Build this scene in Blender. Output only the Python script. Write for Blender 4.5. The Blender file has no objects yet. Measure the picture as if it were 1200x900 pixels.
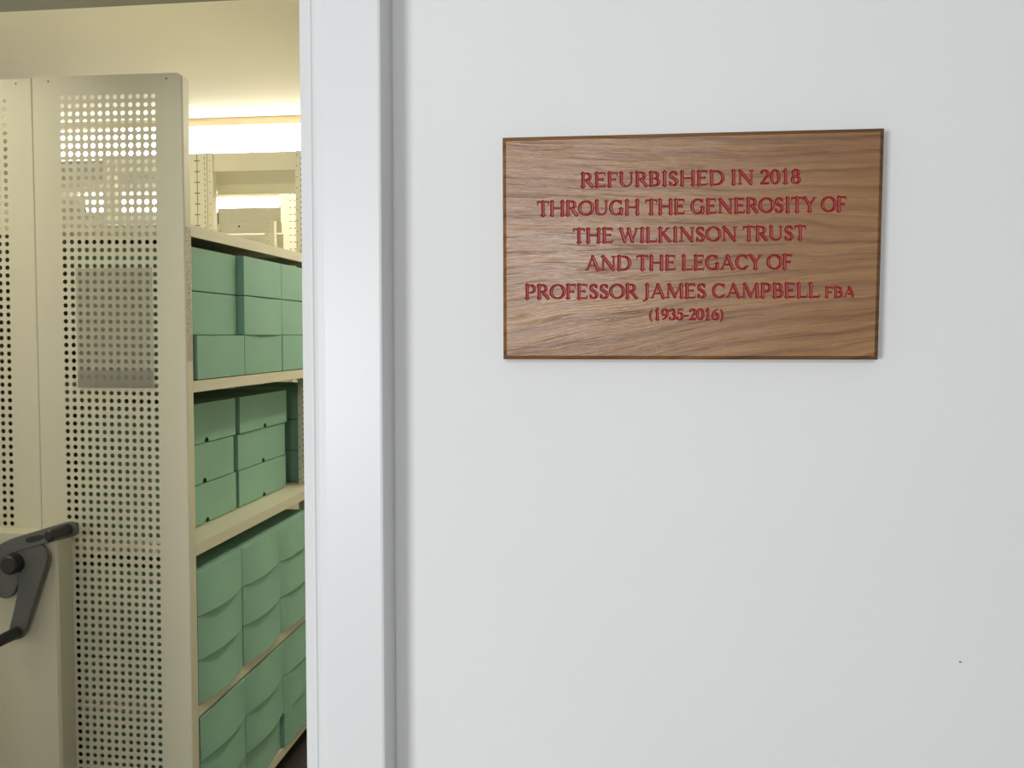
import bpy, bmesh, math, random
import numpy as np
from mathutils import Vector, Matrix
random.seed(7)
S = bpy.context.scene
COL = S.collection
PI = math.pi

# ------------------------------------------------------------------ camera
# World: X right along the plaque wall, Y away through the doorway, Z up, floor at 0.
EYE = 1.50
F, CX, CY = 1000.0, 600.0, 436.0
TH = math.atan(0.043)
PSI = math.atan(0.124 * math.cos(TH))
fwd = Vector((-math.sin(PSI) * math.cos(TH), math.cos(PSI) * math.cos(TH), -math.sin(TH)))
rgt = Vector((math.cos(PSI), math.sin(PSI), 0))
upv = rgt.cross(fwd)
cam = bpy.data.cameras.new('camera')
cam.sensor_width = 36.0
cam.lens = F / 1200.0 * 36.0
cam.shift_x = 0.0
cam.shift_y = -(450.0 - CY) / 1200.0
cam.clip_start = 0.02
cam_o = bpy.data.objects.new('camera', cam)
COL.objects.link(cam_o)
M = Matrix((rgt, upv, -fwd)).transposed().to_4x4()
M.translation = Vector((0, 0, EYE))
cam_o.matrix_world = M
S.camera = cam_o


def ray(x, y):
    return rgt * ((x - CX) / F) + upv * ((CY - y) / F) + fwd


def onY(x, y, Y):          # point of the vertical plane Y seen at a measured position
    d = ray(x, y); t = Y / d.y
    return Vector((d.x * t, Y, EYE + d.z * t))


def onX(x, y, X):
    d = ray(x, y); t = X / d.x
    return Vector((X, d.y * t, EYE + d.z * t))


def onZ(x, y, Z):
    d = ray(x, y); t = (Z - EYE) / d.z
    return Vector((d.x * t, d.y * t, Z))


# ------------------------------------------------------------------ world, lights, exposure
S.view_settings.view_transform = 'Standard'
S.view_settings.look = 'None'
S.view_settings.exposure = 0.0
S.view_settings.gamma = 1.0
S.view_settings.use_curve_mapping = False
w = bpy.data.worlds.new('sky'); S.world = w; w.use_nodes = True
w.node_tree.nodes['Background'].inputs[0].default_value = (0.95, 0.97, 1.0, 1)
w.node_tree.nodes['Background'].inputs[1].default_value = 1.0


def area(name, loc, target, sx, sy, power, colour):
    l = bpy.data.lights.new(name, 'AREA'); l.shape = 'RECTANGLE'
    l.size = sx; l.size_y = sy; l.energy = power; l.color = colour
    o = bpy.data.objects.new(name, l); COL.objects.link(o)
    o.location = loc
    o.rotation_euler = (Vector(target) - Vector(loc)).to_track_quat('-Z', 'Y').to_euler()
    return o


DAY = area('window_daylight', (-1.65, -2.28, 1.30), (-0.1, 0.9, 1.45), 0.75, 0.8, 56.0, (0.955, 0.985, 1.0))
SHEEN = area('added_sheen_light', (-0.22, -2.1, 2.08), (0.0, 0.9, 1.6), 0.42, 0.30, 21.0, (0.98, 0.98, 0.98))  # unseen light added behind the camera for the sheen on the plaque
LAMP_E = 11.5          # luminaire diffuser strength
area('archive_entry_light', (-2.3, 1.62, 2.37), (-2.3, 1.62, 0), 1.2, 0.14, 13.0, (1.0, 0.90, 0.68))
area('archive_cross_fill', (-1.9, 2.44, 2.56), (-1.9, 2.62, 0), 1.8, 0.14, 8.5, (1.0, 0.90, 0.68))  # fill added out of view to brighten the frames facing the doorway
AISLE = area('archive_aisle_light', (-0.30, 3.3, 2.56), (-0.30, 3.3, 0), 0.14, 1.6, 17.0, (1.0, 0.90, 0.70))


# ------------------------------------------------------------------ materials
def mat(name, col, rough=0.5, metal=0.0, spec=0.5, noise=None, bump=None, coat=0.0):
    m = bpy.data.materials.new(name); m.use_nodes = True
    nt = m.node_tree; b = nt.nodes['Principled BSDF']
    b.inputs['Base Color'].default_value = (*col, 1)
    b.inputs['Roughness'].default_value = rough
    b.inputs['Metallic'].default_value = metal
    b.inputs['Specular IOR Level'].default_value = spec
    b.inputs['Coat Weight'].default_value = coat
    tc = nt.nodes.new('ShaderNodeTexCoord')
    if noise:                                  # (scale, amount)
        n = nt.nodes.new('ShaderNodeTexNoise'); n.inputs['Scale'].default_value = noise[0]
        n.inputs['Detail'].default_value = 4
        r = nt.nodes.new('ShaderNodeMixRGB'); r.blend_type = 'MULTIPLY'
        cr = nt.nodes.new('ShaderNodeValToRGB')
        a = 1 - noise[1]
        cr.color_ramp.elements[0].position = 0.3; cr.color_ramp.elements[0].color = (a, a, a, 1)
        cr.color_ramp.elements[1].position = 0.7
        r.inputs[0].default_value = 1; r.inputs[1].default_value = (*col, 1)
        nt.links.new(tc.outputs['Object'], n.inputs['Vector'])
        nt.links.new(n.outputs['Fac'], cr.inputs[0]); nt.links.new(cr.outputs[0], r.inputs[2])
        nt.links.new(r.outputs[0], b.inputs['Base Color'])
    if bump:                                   # (scale, strength, distance)
        n = nt.nodes.new('ShaderNodeTexNoise'); n.inputs['Scale'].default_value = bump[0]
        n.inputs['Detail'].default_value = 3
        bp = nt.nodes.new('ShaderNodeBump'); bp.inputs['Strength'].default_value = bump[1]
        bp.inputs['Distance'].default_value = bump[2]
        nt.links.new(tc.outputs['Object'], n.inputs['Vector'])
        nt.links.new(n.outputs['Fac'], bp.inputs['Height']); nt.links.new(bp.outputs[0], b.inputs['Normal'])
    return m


def emis(name, col, s):
    m = bpy.data.materials.new(name); m.use_nodes = True
    b = m.node_tree.nodes['Principled BSDF']
    b.inputs['Base Color'].default_value = (0.9, 0.9, 0.9, 1)
    b.inputs['Emission Color'].default_value = (*col, 1)
    b.inputs['Emission Strength'].default_value = s
    return m


m_wall = mat('white_wall_paint', (0.80, 0.81, 0.81), 0.75, spec=0.25, noise=(3.0, 0.02), bump=(180, 0.15, 0.0006))
m_lobby = mat('grey_lobby_paint', (0.46, 0.46, 0.45), 0.8, spec=0.2)
m_trim = mat('white_gloss_paint', (0.76, 0.77, 0.775), 0.38, spec=0.45, bump=(40, 0.06, 0.001))
m_arch = mat('cream_archive_paint', (0.89, 0.865, 0.74), 0.8, spec=0.2, noise=(2.0, 0.03))
m_bulk = mat('shaded_bulkhead_paint', (0.30, 0.31, 0.29), 0.8, spec=0.2)  # the soffit's shade is put into this grey
m_metal = mat('cream_coated_steel', (0.60, 0.58, 0.445), 0.42, spec=0.4, bump=(900, 0.08, 0.0002))
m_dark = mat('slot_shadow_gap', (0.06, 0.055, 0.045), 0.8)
m_box = mat('green_archive_board', (0.235, 0.43, 0.325), 0.62, spec=0.3, noise=(9.0, 0.06), bump=(350, 0.10, 0.0003))
m_box2 = mat('green_board_inner_shade', (0.045, 0.10, 0.065), 0.8, spec=0.15)  # shade inside the thumb notches put into the colour, darker than the lid
m_grey = mat('grey_moulded_plastic', (0.105, 0.11, 0.105), 0.5, spec=0.4, bump=(500, 0.1, 0.0003))
m_blk = mat('black_rubber_grip', (0.022, 0.023, 0.024), 0.45, spec=0.4)
m_floor = mat('dark_vinyl_floor', (0.03, 0.027, 0.022), 0.5, noise=(30, 0.2))
m_carpet = mat('grey_lobby_floor', (0.28, 0.265, 0.24), 0.8, noise=(60, 0.15))
m_lamp = emis('lit_diffuser', (1.0, 0.92, 0.77), LAMP_E)
m_body = mat('luminaire_housing', (0.85, 0.72, 0.52), 0.6)
m_red = mat('red_letter_paint', (0.29, 0.015, 0.018), 0.28, spec=0.5)
m_seam = mat('old_pencil_nick', (0.05, 0.05, 0.05), 0.8)

m_film = bpy.data.materials.new('clear_plastic_sleeve'); m_film.use_nodes = True
nt = m_film.node_tree; nt.nodes.clear()
out = nt.nodes.new('ShaderNodeOutputMaterial'); mx = nt.nodes.new('ShaderNodeMixShader')
tr = nt.nodes.new('ShaderNodeBsdfTransparent'); tr.inputs[0].default_value = (0.96, 0.96, 0.95, 1)
pb = nt.nodes.new('ShaderNodeBsdfPrincipled'); pb.inputs['Base Color'].default_value = (0.54, 0.52, 0.44, 1)
pb.inputs['Roughness'].default_value = 0.35
mx.inputs[0].default_value = 0.15
nt.links.new(tr.outputs[0], mx.inputs[1]); nt.links.new(pb.outputs[0], mx.inputs[2]); nt.links.new(mx.outputs[0], out.inputs[0])
m_film2 = m_film.copy(); m_film2.name = 'frosted_plastic_fold'
m_film2.node_tree.nodes['Mix Shader'].inputs[0].default_value = 0.22
m_film2.node_tree.nodes['Principled BSDF'].inputs['Base Color'].default_value = (0.42, 0.40, 0.34, 1)


def wood():
    m = bpy.data.materials.new('oiled_oak'); m.use_nodes = True
    nt = m.node_tree; N = nt.nodes; L = nt.links; b = N['Principled BSDF']
    tc = N.new('ShaderNodeTexCoord')
    # slow warp of the figure
    wm = N.new('ShaderNodeMapping'); wm.inputs['Scale'].default_value = (2.6, 1, 4.5)
    L.new(tc.outputs['Object'], wm.inputs[0])
    wn = N.new('ShaderNodeTexNoise'); wn.inputs['Scale'].default_value = 1.0; wn.inputs['Detail'].default_value = 2.0
    L.new(wm.outputs[0], wn.inputs['Vector'])
    # figure: long streaks whose height is displaced by the warp
    sep = N.new('ShaderNodeSeparateXYZ'); L.new(tc.outputs['Object'], sep.inputs[0])
    mul = N.new('ShaderNodeMath'); mul.operation = 'MULTIPLY'; mul.inputs[1].default_value = 0.055
    L.new(wn.outputs['Fac'], mul.inputs[0])
    add = N.new('ShaderNodeMath'); add.operation = 'ADD'
    L.new(sep.outputs['Z'], add.inputs[0]); L.new(mul.outputs[0], add.inputs[1])
    # the lower half of the board runs diagonally
    lr = N.new('ShaderNodeMapRange'); lr.inputs[1].default_value = 0.02; lr.inputs[2].default_value = -0.10
    lr.inputs[3].default_value = 0.03; lr.inputs[4].default_value = -0.17
    L.new(sep.outputs['Z'], lr.inputs[0])
    sh = N.new('ShaderNodeMath'); sh.operation = 'MULTIPLY_ADD'
    L.new(sep.outputs['X'], sh.inputs[0]); L.new(lr.outputs[0], sh.inputs[1]); L.new(add.outputs[0], sh.inputs[2])
    add = sh
    com = N.new('ShaderNodeCombineXYZ')
    L.new(sep.outputs['X'], com.inputs[0]); L.new(add.outputs[0], com.inputs[2])

    def streak(sx, sz, det, off=0.0):
        mp = N.new('ShaderNodeMapping'); mp.inputs['Scale'].default_value = (sx, 1, sz)
        mp.inputs['Location'].default_value = (off, 0, off)
        L.new(com.outputs[0], mp.inputs[0])
        n = N.new('ShaderNodeTexNoise'); n.inputs['Scale'].default_value = 1.0
        n.inputs['Detail'].default_value = det; n.inputs['Roughness'].default_value = 0.6
        L.new(mp.outputs[0], n.inputs['Vector'])
        return n.outputs['Fac']

    def ramp(src, stops):
        r = N.new('ShaderNodeValToRGB'); e = r.color_ramp.elements
        e[0].position, e[0].color = stops[0][0], (*stops[0][1], 1)
        e[1].position, e[1].color = stops[-1][0], (*stops[-1][1], 1)
        for p, c in stops[1:-1]:
            q = e.new(p); q.color = (*c, 1)
        L.new(src, r.inputs[0]); return r.outputs[0]

    def mix(a, bb, mode, f=1.0):
        x = N.new('ShaderNodeMixRGB'); x.blend_type = mode; x.inputs[0].default_value = f
        L.new(a, x.inputs[1]); L.new(bb, x.inputs[2]); return x.outputs[0]

    broad = streak(2.2, 50, 3)
    band = streak(3.0, 150, 3, 3.1)
    fine = streak(28, 900, 3, 7.7)
    pore = streak(11, 420, 2, 1.3)
    base = ramp(broad, [(0.30, (0.24, 0.112, 0.041)), (0.5, (0.315, 0.158, 0.062)), (0.70, (0.385, 0.205, 0.088))])
    k1 = ramp(band, [(0.30, (0.84, 0.81, 0.78)), (0.48, (0.97, 0.965, 0.96)), (0.65, (1.04, 1.04, 1.04))])
    k2 = ramp(fine, [(0.3, (0.80, 0.78, 0.76)), (0.55, (1, 1, 1)), (0.75, (1.06, 1.06, 1.06))])
    k3 = ramp(pore, [(0.30, (0.55, 0.49, 0.42)), (0.36, (1, 1, 1))])
    wv = N.new('ShaderNodeTexWave'); wv.wave_type = 'BANDS'; wv.bands_direction = 'Z'; wv.wave_profile = 'SAW'
    wv.inputs['Scale'].default_value = 17.0; wv.inputs['Distortion'].default_value = 6.5
    wv.inputs['Detail'].default_value = 3.0; wv.inputs['Detail Scale'].default_value = 0.35; wv.inputs['Detail Roughness'].default_value = 0.45
    L.new(com.outputs[0], wv.inputs['Vector'])
    k4 = ramp(wv.outputs['Fac'], [(0.0, (1.05, 1.05, 1.05)), (0.6, (1, 1, 1)), (0.85, (0.74, 0.69, 0.64)), (1.0, (0.95, 0.94, 0.92))])
    base = mix(base, k4, 'MULTIPLY')
    c = mix(mix(mix(base, k1, 'MULTIPLY'), k2, 'MULTIPLY'), k3, 'MULTIPLY', 0.9)
    L.new(c, b.inputs['Base Color'])
    b.inputs['Roughness'].default_value = 0.36
    b.inputs['Specular IOR Level'].default_value = 0.8
    b.inputs['Coat Weight'].default_value = 0.0
    rr = N.new('ShaderNodeMapRange'); rr.inputs[1].default_value = 0.3; rr.inputs[2].default_value = 0.7
    rr.inputs[3].default_value = 0.38; rr.inputs[4].default_value = 0.25
    L.new(fine, rr.inputs[0]); L.new(rr.outputs[0], b.inputs['Roughness'])
    hs = N.new('ShaderNodeMath'); hs.operation = 'MULTIPLY_ADD'; hs.inputs[1].default_value = 0.6
    L.new(band, hs.inputs[0]); L.new(fine, hs.inputs[2])
    h2 = N.new('ShaderNodeMath'); h2.operation = 'MULTIPLY_ADD'; h2.inputs[1].default_value = 0.8
    pm = N.new('ShaderNodeMapRange'); pm.inputs[1].default_value = 0.33; pm.inputs[2].default_value = 0.42
    L.new(pore, pm.inputs[0]); L.new(pm.outputs[0], h2.inputs[0]); L.new(hs.outputs[0], h2.inputs[2])
    bp = N.new('ShaderNodeBump'); bp.inputs['Strength'].default_value = 0.42; bp.inputs['Distance'].default_value = 0.0009
    L.new(h2.outputs[0], bp.inputs['Height']); L.new(bp.outputs[0], b.inputs['Normal']); L.new(bp.outputs[0], b.inputs['Coat Normal'])
    return m


m_wood = wood()


# ------------------------------------------------------------------ helpers
def link(name, me, m=None, parent=None, **props):
    o = bpy.data.objects.new(name, me); COL.objects.link(o)
    if m is not None and me is not None and not me.materials:
        for q in (m if isinstance(m, (list, tuple)) else [m]): me.materials.append(q)
    if parent is not None:
        o.parent = parent
        o.matrix_parent_inverse = Matrix.Translation(-parent_world(parent))
    for k, v in props.items(): o[k] = v
    return o


def parent_world(p):
    v = Vector((0, 0, 0)) + p.location
    return v if p.parent is None else v + Vector((0, 0, 0))


def meshpy(name, verts, faces):
    me = bpy.data.meshes.new(name); me.from_pydata([tuple(v) for v in verts], [], faces); me.update()
    return me


def bmmesh(name, bm, smooth=False):
    bmesh.ops.recalc_face_normals(bm, faces=bm.faces)
    me = bpy.data.meshes.new(name); bm.to_mesh(me); bm.free()
    if smooth:
        for p in me.polygons: p.use_smooth = True
        me.set_sharp_from_angle(angle=0.6)
    return me


def box_bm(bm, x0, x1, y0, y1, z0, z1):
    vs = [bm.verts.new((x, y, z)) for x in (x0, x1) for y in (y0, y1) for z in (z0, z1)]
    for f in ((0, 1, 3, 2), (4, 6, 7, 5), (0, 4, 5, 1), (2, 3, 7, 6), (0, 2, 6, 4), (1, 5, 7, 3)):
        bm.faces.new([vs[i] for i in f])
    return vs


def add_box(name, m, parent, x0, x1, y0, y1, z0, z1, bevel=0.0, **props):
    bm = bmesh.new(); box_bm(bm, x0, x1, y0, y1, z0, z1)
    if bevel:
        bmesh.ops.bevel(bm, geom=bm.edges[:], offset=bevel, segments=2, profile=0.5, affect='EDGES')
    return link(name, bmmesh(name, bm), m, parent, **props)


def cyl_bm(bm, p0, p1, r0, r1=None, n=24, bev=0.0):
    r1 = r0 if r1 is None else r1
    p0, p1 = Vector(p0), Vector(p1); d = (p1 - p0).normalized()
    a = d.orthogonal().normalized(); b = d.cross(a)
    prof = [(0, 0.0), (0, r0 - bev), (bev, r0), ((p1 - p0).length - bev, r1), ((p1 - p0).length, r1 - bev), ((p1 - p0).length, 0.0)]
    rings = []
    for s, r in prof:
        c = p0 + d * s
        if r == 0: rings.append([bm.verts.new(c)]); continue
        rings.append([bm.verts.new(c + (a * math.cos(2 * PI * k / n) + b * math.sin(2 * PI * k / n)) * r) for k in range(n)])
    for A, B in zip(rings, rings[1:]):
        for k in range(n):
            j = (k + 1) % n
            if len(A) == 1: bm.faces.new((A[0], B[k], B[j]))
            elif len(B) == 1: bm.faces.new((A[k], A[j], B[0]))
            else: bm.faces.new((A[k], A[j], B[j], B[k]))


def empty(name, loc, **props):
    o = bpy.data.objects.new(name, None); COL.objects.link(o); o.location = loc
    o.empty_display_size = 0.05
    for k, v in props.items(): o[k] = v
    return o


def struct(name, m, *a, **k):
    return add_box(name, m, None, *a, kind='structure', **k)


# ------------------------------------------------------------------ the setting
DW = 0.95                       # plaque wall face
WT = 0.14                       # its thickness
jx = onY(359.5, 450, DW - 0.02).x       # right side of the door opening
LX, RX, BY = -2.6, 2.1, -2.45   # lobby extents
DL = jx - 0.93                  # left side of the opening
HD = 2.12                       # head of the opening
struct('wall_front', m_wall, jx + 0.028, RX, DW, DW + WT, 0, 2.6)
struct('wall_front_left', m_wall, LX, DL - 0.028, DW, DW + WT, 0, 2.6)
struct('wall_front_head', m_wall, DL - 0.028, jx + 0.028, DW, DW + WT, HD + 0.028, 2.6)
struct('floor', m_carpet, LX - 0.1, RX + 0.1, BY - 0.1, DW + WT, -0.05, 0)
struct('ceiling', m_lobby, LX - 0.1, RX + 0.1, BY - 0.1, DW + WT, 2.6, 2.7)
struct('wall_left', m_lobby, LX - 0.1, LX, BY - 0.1, DW + WT, 0, 2.6)
struct('wall_right', m_lobby, RX, RX + 0.1, BY - 0.1, DW + WT, 0, 2.6)
# back wall with the window that gives the daylight
bm = bmesh.new()
WX0, WX1, WZ0, WZ1 = -2.4, -0.9, 0.6, 2.0
box_bm(bm, LX, WX0, BY - 0.1, BY, 0, 2.6); box_bm(bm, WX1, RX, BY - 0.1, BY, 0, 2.6)
box_bm(bm, WX0, WX1, BY - 0.1, BY, 0, WZ0); box_bm(bm, WX0, WX1, BY - 0.1, BY, WZ1, 2.6)
link('wall_back', bmmesh('wall_back', bm), m_lobby, kind='structure')
bm = bmesh.new(); t = 0.05
box_bm(bm, WX0, WX0 + t, BY - 0.08, BY - 0.02, WZ0, WZ1); box_bm(bm, WX1 - t, WX1, BY - 0.08, BY - 0.02, WZ0, WZ1)
box_bm(bm, WX0 + t, WX1 - t, BY - 0.08, BY - 0.02, WZ0, WZ0 + t); box_bm(bm, WX0 + t, WX1 - t, BY - 0.08, BY - 0.02, WZ1 - t, WZ1)
box_bm(bm, -1.675, -1.625, BY - 0.08, BY - 0.02, WZ0 + t, WZ1 - t)
link('window_1', bmmesh('window_1', bm), m_trim, kind='structure')
# the tiny nick in the plaster
nk = onY(1125.3, 775.7, DW)
bm = bmesh.new()
bmesh.ops.create_icosphere(bm, subdivisions=1, radius=1.0)
for v in bm.verts:
    v.co = Vector((nk.x + v.co.x * 0.0016 + v.co.z * -0.0006, DW + v.co.y * 0.0003, nk.z + v.co.z * 0.0009))
link('nick', bmmesh('nick', bm), m_seam, bpy.data.objects['wall_front'], label='tiny dark nick in the white wall')


# door frame: architrave profile extruded up, mitred head above
def profile_strip(name, prof, z0, z1, m, mirror=None, parent=None):
    n = len(prof); bm = bmesh.new()
    lo = [bm.verts.new((x, y, z0)) for x, y in prof]; hi = [bm.verts.new((x, y, z1)) for x, y in prof]
    for k in range(n):
        j = (k + 1) % n; bm.faces.new((lo[k], lo[j], hi[j], hi[k]))
    bm.faces.new(lo); bm.faces.new(hi[::-1])
    return link(name, bmmesh(name, bm), m, parent, kind='structure')


AF = DW - 0.046                                   # front of the architrave
ax0 = onY(369, 450, AF).x
ax1 = onY(448.8, 450, AF).x


def arch_prof(s, o):                              # s=+1 right jamb
    P = [(ax1, DW), (ax1, AF + 0.0035), (ax1 - 0.0012, AF + 0.001), (ax1 - 0.0035, AF),
         (ax0 + 0.012, AF), (ax0 + 0.004, AF + 0.0012), (ax0, AF + 0.003), (ax0, DW)]
    return [(o + s * (x - o), y) for x, y in P]


def jamb_prof(s, o):                              # rounded lining edge beside the architrave
    P = [(ax0, DW + WT + 0.01), (ax0, AF + 0.0065), (ax0 - 0.003, AF + 0.0042), (ax0 - 0.006, AF + 0.005), (jx + 0.0015, AF + 0.011),
         (jx, AF + 0.016), (jx, DW + WT + 0.01)]
    return [(o + s * (x - o), y) for x, y in P]


mid = (jx + DL) / 2
profile_strip('trim_1', arch_prof(1, mid), 0, HD + 0.09, m_trim)
profile_strip('trim_2', jamb_prof(1, mid), 0, HD, m_trim)
profile_strip('trim_3', arch_prof(-1, mid), 0, HD + 0.09, m_trim)
profile_strip('trim_4', jamb_prof(-1, mid), 0, HD, m_trim)
struct('trim_5', m_trim, 2 * mid - ax0 + 0.0, ax0, AF, DW, HD + 0.012, HD + 0.09, bevel=0.002)
struct('trim_6', m_trim, 2 * mid - ax0, ax0, AF + 0.006, DW + WT + 0.01, HD, HD + 0.0115, bevel=0.001)
struct('baseboard_front', m_trim, ax1, RX, DW - 0.018, DW, 0, 0.14, bevel=0.004)

# archive room shell
AX0, AX1, AY1, AH = -5.2, 0.9, 7.3, 2.60
AY0 = DW + WT
struct('floor_archive', m_floor, AX0, AX1, AY0, AY1, -0.05, 0)
bk = onY(0, 14.0, 2.33)
BK_Y = 2.33
struct('ceiling_archive', m_arch, AX0, AX1, AY0, AY1, AH, AH + 0.1)
# bulkhead whose far lower edge follows the measured line
pa, pb_ = onY(0, 13.5, BK_Y), onY(298, 0, BK_Y)
bz = (pa.z + pb_.z) / 2
struct('ceiling_bulkhead', m_bulk, AX0, AX1, AY0, BK_Y, bz, AH)
struct('wall_archive_left', m_arch, AX0 - 0.1, AX0, AY0, AY1, 0, AH)
struct('wall_archive_right', m_arch, AX1, AX1 + 0.1, AY0, AY1, 0, AH)
struct('wall_archive_back', m_arch, AX0, AX1, AY1, AY1 + 0.1, 0, AH)


def luminaire(Y, y_top, x0, x1, label, h, dep=0.16):
    t = empty('ceiling_light', ((x0 + x1) / 2, Y, AH), label=label, category='light', group='strip lights across the archive ceiling')
    # slim housing against the ceiling, glowing trough below it
    add_box('housing', m_body, t, x0, x1, Y, Y + dep, AH - h * 0.24, AH, bevel=0.002)
    bm = bmesh.new()
    pr = [(Y + 0.004, AH - h * 0.24), (Y + 0.002, AH - h * 0.80), (Y + 0.02, AH - h), (Y + dep - 0.02, AH - h), (Y + dep - 0.004, AH - h * 0.24)]
    A = [bm.verts.new((x0 + 0.01, y, z)) for y, z in pr]; B = [bm.verts.new((x1 - 0.01, y, z)) for y, z in pr]
    for k in range(5):
        bm.faces.new((A[k], A[(k + 1) % 5], B[(k + 1) % 5], B[k]))
    bm.faces.new(A); bm.faces.new(B[::-1])
    link('diffuser', bmmesh('diffuser', bm), m_lamp, t)
    return t


LY = (AH - EYE) / ((EYE * 0 + (onY(290, 137, 1.0).z - EYE)))
luminaire(LY, 137, -3.0, 0.2, 'nearer glowing strip light above the shelving tops', 0.165)
luminaire(6.35, 0, -4.2, 0.2, 'farther glowing strip light seen through the shelving frames', 0.13)

# ------------------------------------------------------------------ mobile shelving unit
YP = 2.115                      # front of the end panels
PT = 0.034                      # their thickness
XF = onY(216.5, 300, YP).x      # aisle side of the unit
seam = onY(39.5, 200, YP).x
PW = XF - seam                  # width of one panel
UZ = onY(130, 88, YP).z         # top of the panels
UY1 = 3.86
unit = empty('mobile_shelving_unit', (seam, YP + PT, 0.0),
             label='cream steel mobile shelving unit with perforated end panels and three-arm crank', category='shelving')

c00, c12 = onY(72.6, 114.6, YP), onY(179.4, 112.4, YP)
b01, b12 = onY(94.65, 892.5, YP), onY(188.2, 899.2, YP)
NR = 85
b00 = b01 + (b01 - b12) / 11.0


def hole_at(c, r):
    u, v = c / 12.0, r / NR
    return (c00 * (1 - u) + c12 * u) * (1 - v) + (b00 * (1 - u) + b12 * u) * v


def pane_mesh(ch):
    rows = int(NR * (c00.z - 0.16) / (c00.z - b01.z))
    V, Fc = [], []
    hr = 0.0065
    def q(*i): Fc.append(i)
    for r in range(rows):
        for c in range(13):
            ctr = hole_at(c, r)
            cor = [hole_at(c - .5, r - .5), hole_at(c, r - .5), hole_at(c + .5, r - .5), hole_at(c + .5, r),
                   hole_at(c + .5, r + .5), hole_at(c, r + .5), hole_at(c - .5, r + .5), hole_at(c - .5, r)]
            b = len(V)
            V += [(p.x, YP, p.z) for p in cor]
            an = [3 * PI / 4, PI / 2, PI / 4, 0, -PI / 4, -PI / 2, -3 * PI / 4, PI]
            V += [(ctr.x + hr * math.cos(a), YP, ctr.z + hr * math.sin(a)) for a in an]
            V += [(ctr.x + hr * math.cos(a), YP + 0.0012, ctr.z + hr * math.sin(a)) for a in an]
            for k in range(8):
                j = (k + 1) % 8
                q(b + k, b + 8 + k, b + 8 + j, b + j)
                q(b + 8 + k, b + 16 + k, b + 16 + j, b + 8 + j)
    # margins
    I = [hole_at(-.5, -.5), hole_at(12.5, -.5), hole_at(12.5, rows - .5), hole_at(-.5, rows - .5)]
    zt, zb = UZ, 0.04
    tl = onY(38.5, 90.5, YP); tr_ = onY(209, 85, YP)
    x0, x1 = seam + 0.0012, XF
    b = len(V)
    V += [(p.x, YP, p.z) for p in I]                                             # 0-3
    e = 0.004
    O = [(x0, tl.z), (x1 - ch, tr_.z), (x1, tr_.z - ch * 0.8), (x1, zb), (x0, zb)]  # outline
    V += [(x, YP, z) for x, z in O]                                              # 4-8
    V += [(x, YP + PT, z) for x, z in O]                                         # 9-13
    # narrow vertical strips beside the hole field
    q(b + 0, b + 1, b + 5, b + 4)
    q(b + 1, b + 6, b + 5)
    q(b + 1, b + 2, b + 7, b + 6)
    q(b + 2, b + 3, b + 8, b + 7)
    q(b + 3, b + 0, b + 4, b + 8)
    for k in range(5):
        j = (k + 1) % 5
        q(b + 4 + k, b + 4 + j, b + 9 + j, b + 9 + k)
    return V, Fc


pms = []
for chm in (0.012, 0.0006):
  V, Fc = pane_mesh(chm)
  me = meshpy('end_panel', V, Fc)
  bm = bmesh.new(); bm.from_mesh(me)
  bmesh.ops.remove_doubles(bm, verts=bm.verts, dist=1e-5)
  bmesh.ops.recalc_face_normals(bm, faces=bm.faces)
  # soften the long front corner
  ed = [e for e in bm.edges if all(abs(v.co.y - YP) < 1e-6 for v in e.verts) and
        (all(abs(v.co.x - XF) < 1e-5 for v in e.verts) and e.calc_length() > 0.5)]
  bmesh.ops.bevel(bm, geom=ed, offset=0.004, segments=3, profile=0.5, affect='EDGES')
  bm.to_mesh(me); bm.free()
  pms.append(me)
ep1 = link('end_panel', pms[0], m_metal, unit)
ep2 = link('end_panel', pms[1], m_metal, unit)
ep2.location.x -= PW


for a in (ep1, ep2): a.matrix_parent_inverse = Matrix.Translation(-unit.location)
for px, py, pn in ((56.5, 95.5, ep1), (195, 92, ep1), (18.5, 98, ep2)):
    p = onY(px, py, YP); bm = bmesh.new()
    off = pn.location.x
    cyl_bm(bm, (p.x - off, YP + 0.0002, p.z), (p.x - off, YP - 0.0008, p.z), 0.0026, n=10, bev=0.0005)
    o = link('screw', bmmesh('screw', bm), m_grey); o.parent = pn

# clear sleeve fixed to the panel
a, b = onY(88.5, 314.5, YP - 0.001), onY(180.5, 455, YP - 0.001)
f = onY(100, 434, YP - 0.001)
sl = add_box('document_sleeve', m_film, unit, a.x, b.x, YP - 0.0022, YP - 0.0008, b.z, a.z, label='clear plastic document sleeve on the perforated panel')
add_box('sleeve_fold', m_film2, sl, a.x + 0.0005, b.x - 0.0005, YP - 0.0036, YP - 0.0024, b.z, f.z)
# printed tape along the aisle edge of the end panel
m_tape = mat('printed_tape', (0.50, 0.47, 0.37), 0.6)
nt = m_tape.node_tree; tb = nt.nodes['Principled BSDF']
tcx = nt.nodes.new('ShaderNodeTexCoord'); mpx = nt.nodes.new('ShaderNodeMapping'); mpx.inputs['Scale'].default_value = (1, 150, 260)
nz = nt.nodes.new('ShaderNodeTexNoise'); nz.inputs['Scale'].default_value = 1.0; nz.inputs['Detail'].default_value = 3
rz = nt.nodes.new('ShaderNodeValToRGB'); rz.color_ramp.elements[0].position = 0.42; rz.color_ramp.elements[0].color = (0.27, 0.25, 0.20, 1)
rz.color_ramp.elements[1].position = 0.52; rz.color_ramp.elements[1].color = (0.50, 0.475, 0.37, 1)
nt.links.new(tcx.outputs['Object'], mpx.inputs[0]); nt.links.new(mpx.outputs[0], nz.inputs['Vector'])
nt.links.new(nz.outputs['Fac'], rz.inputs[0]); nt.links.new(rz.outputs[0], tb.inputs['Base Color'])
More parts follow.
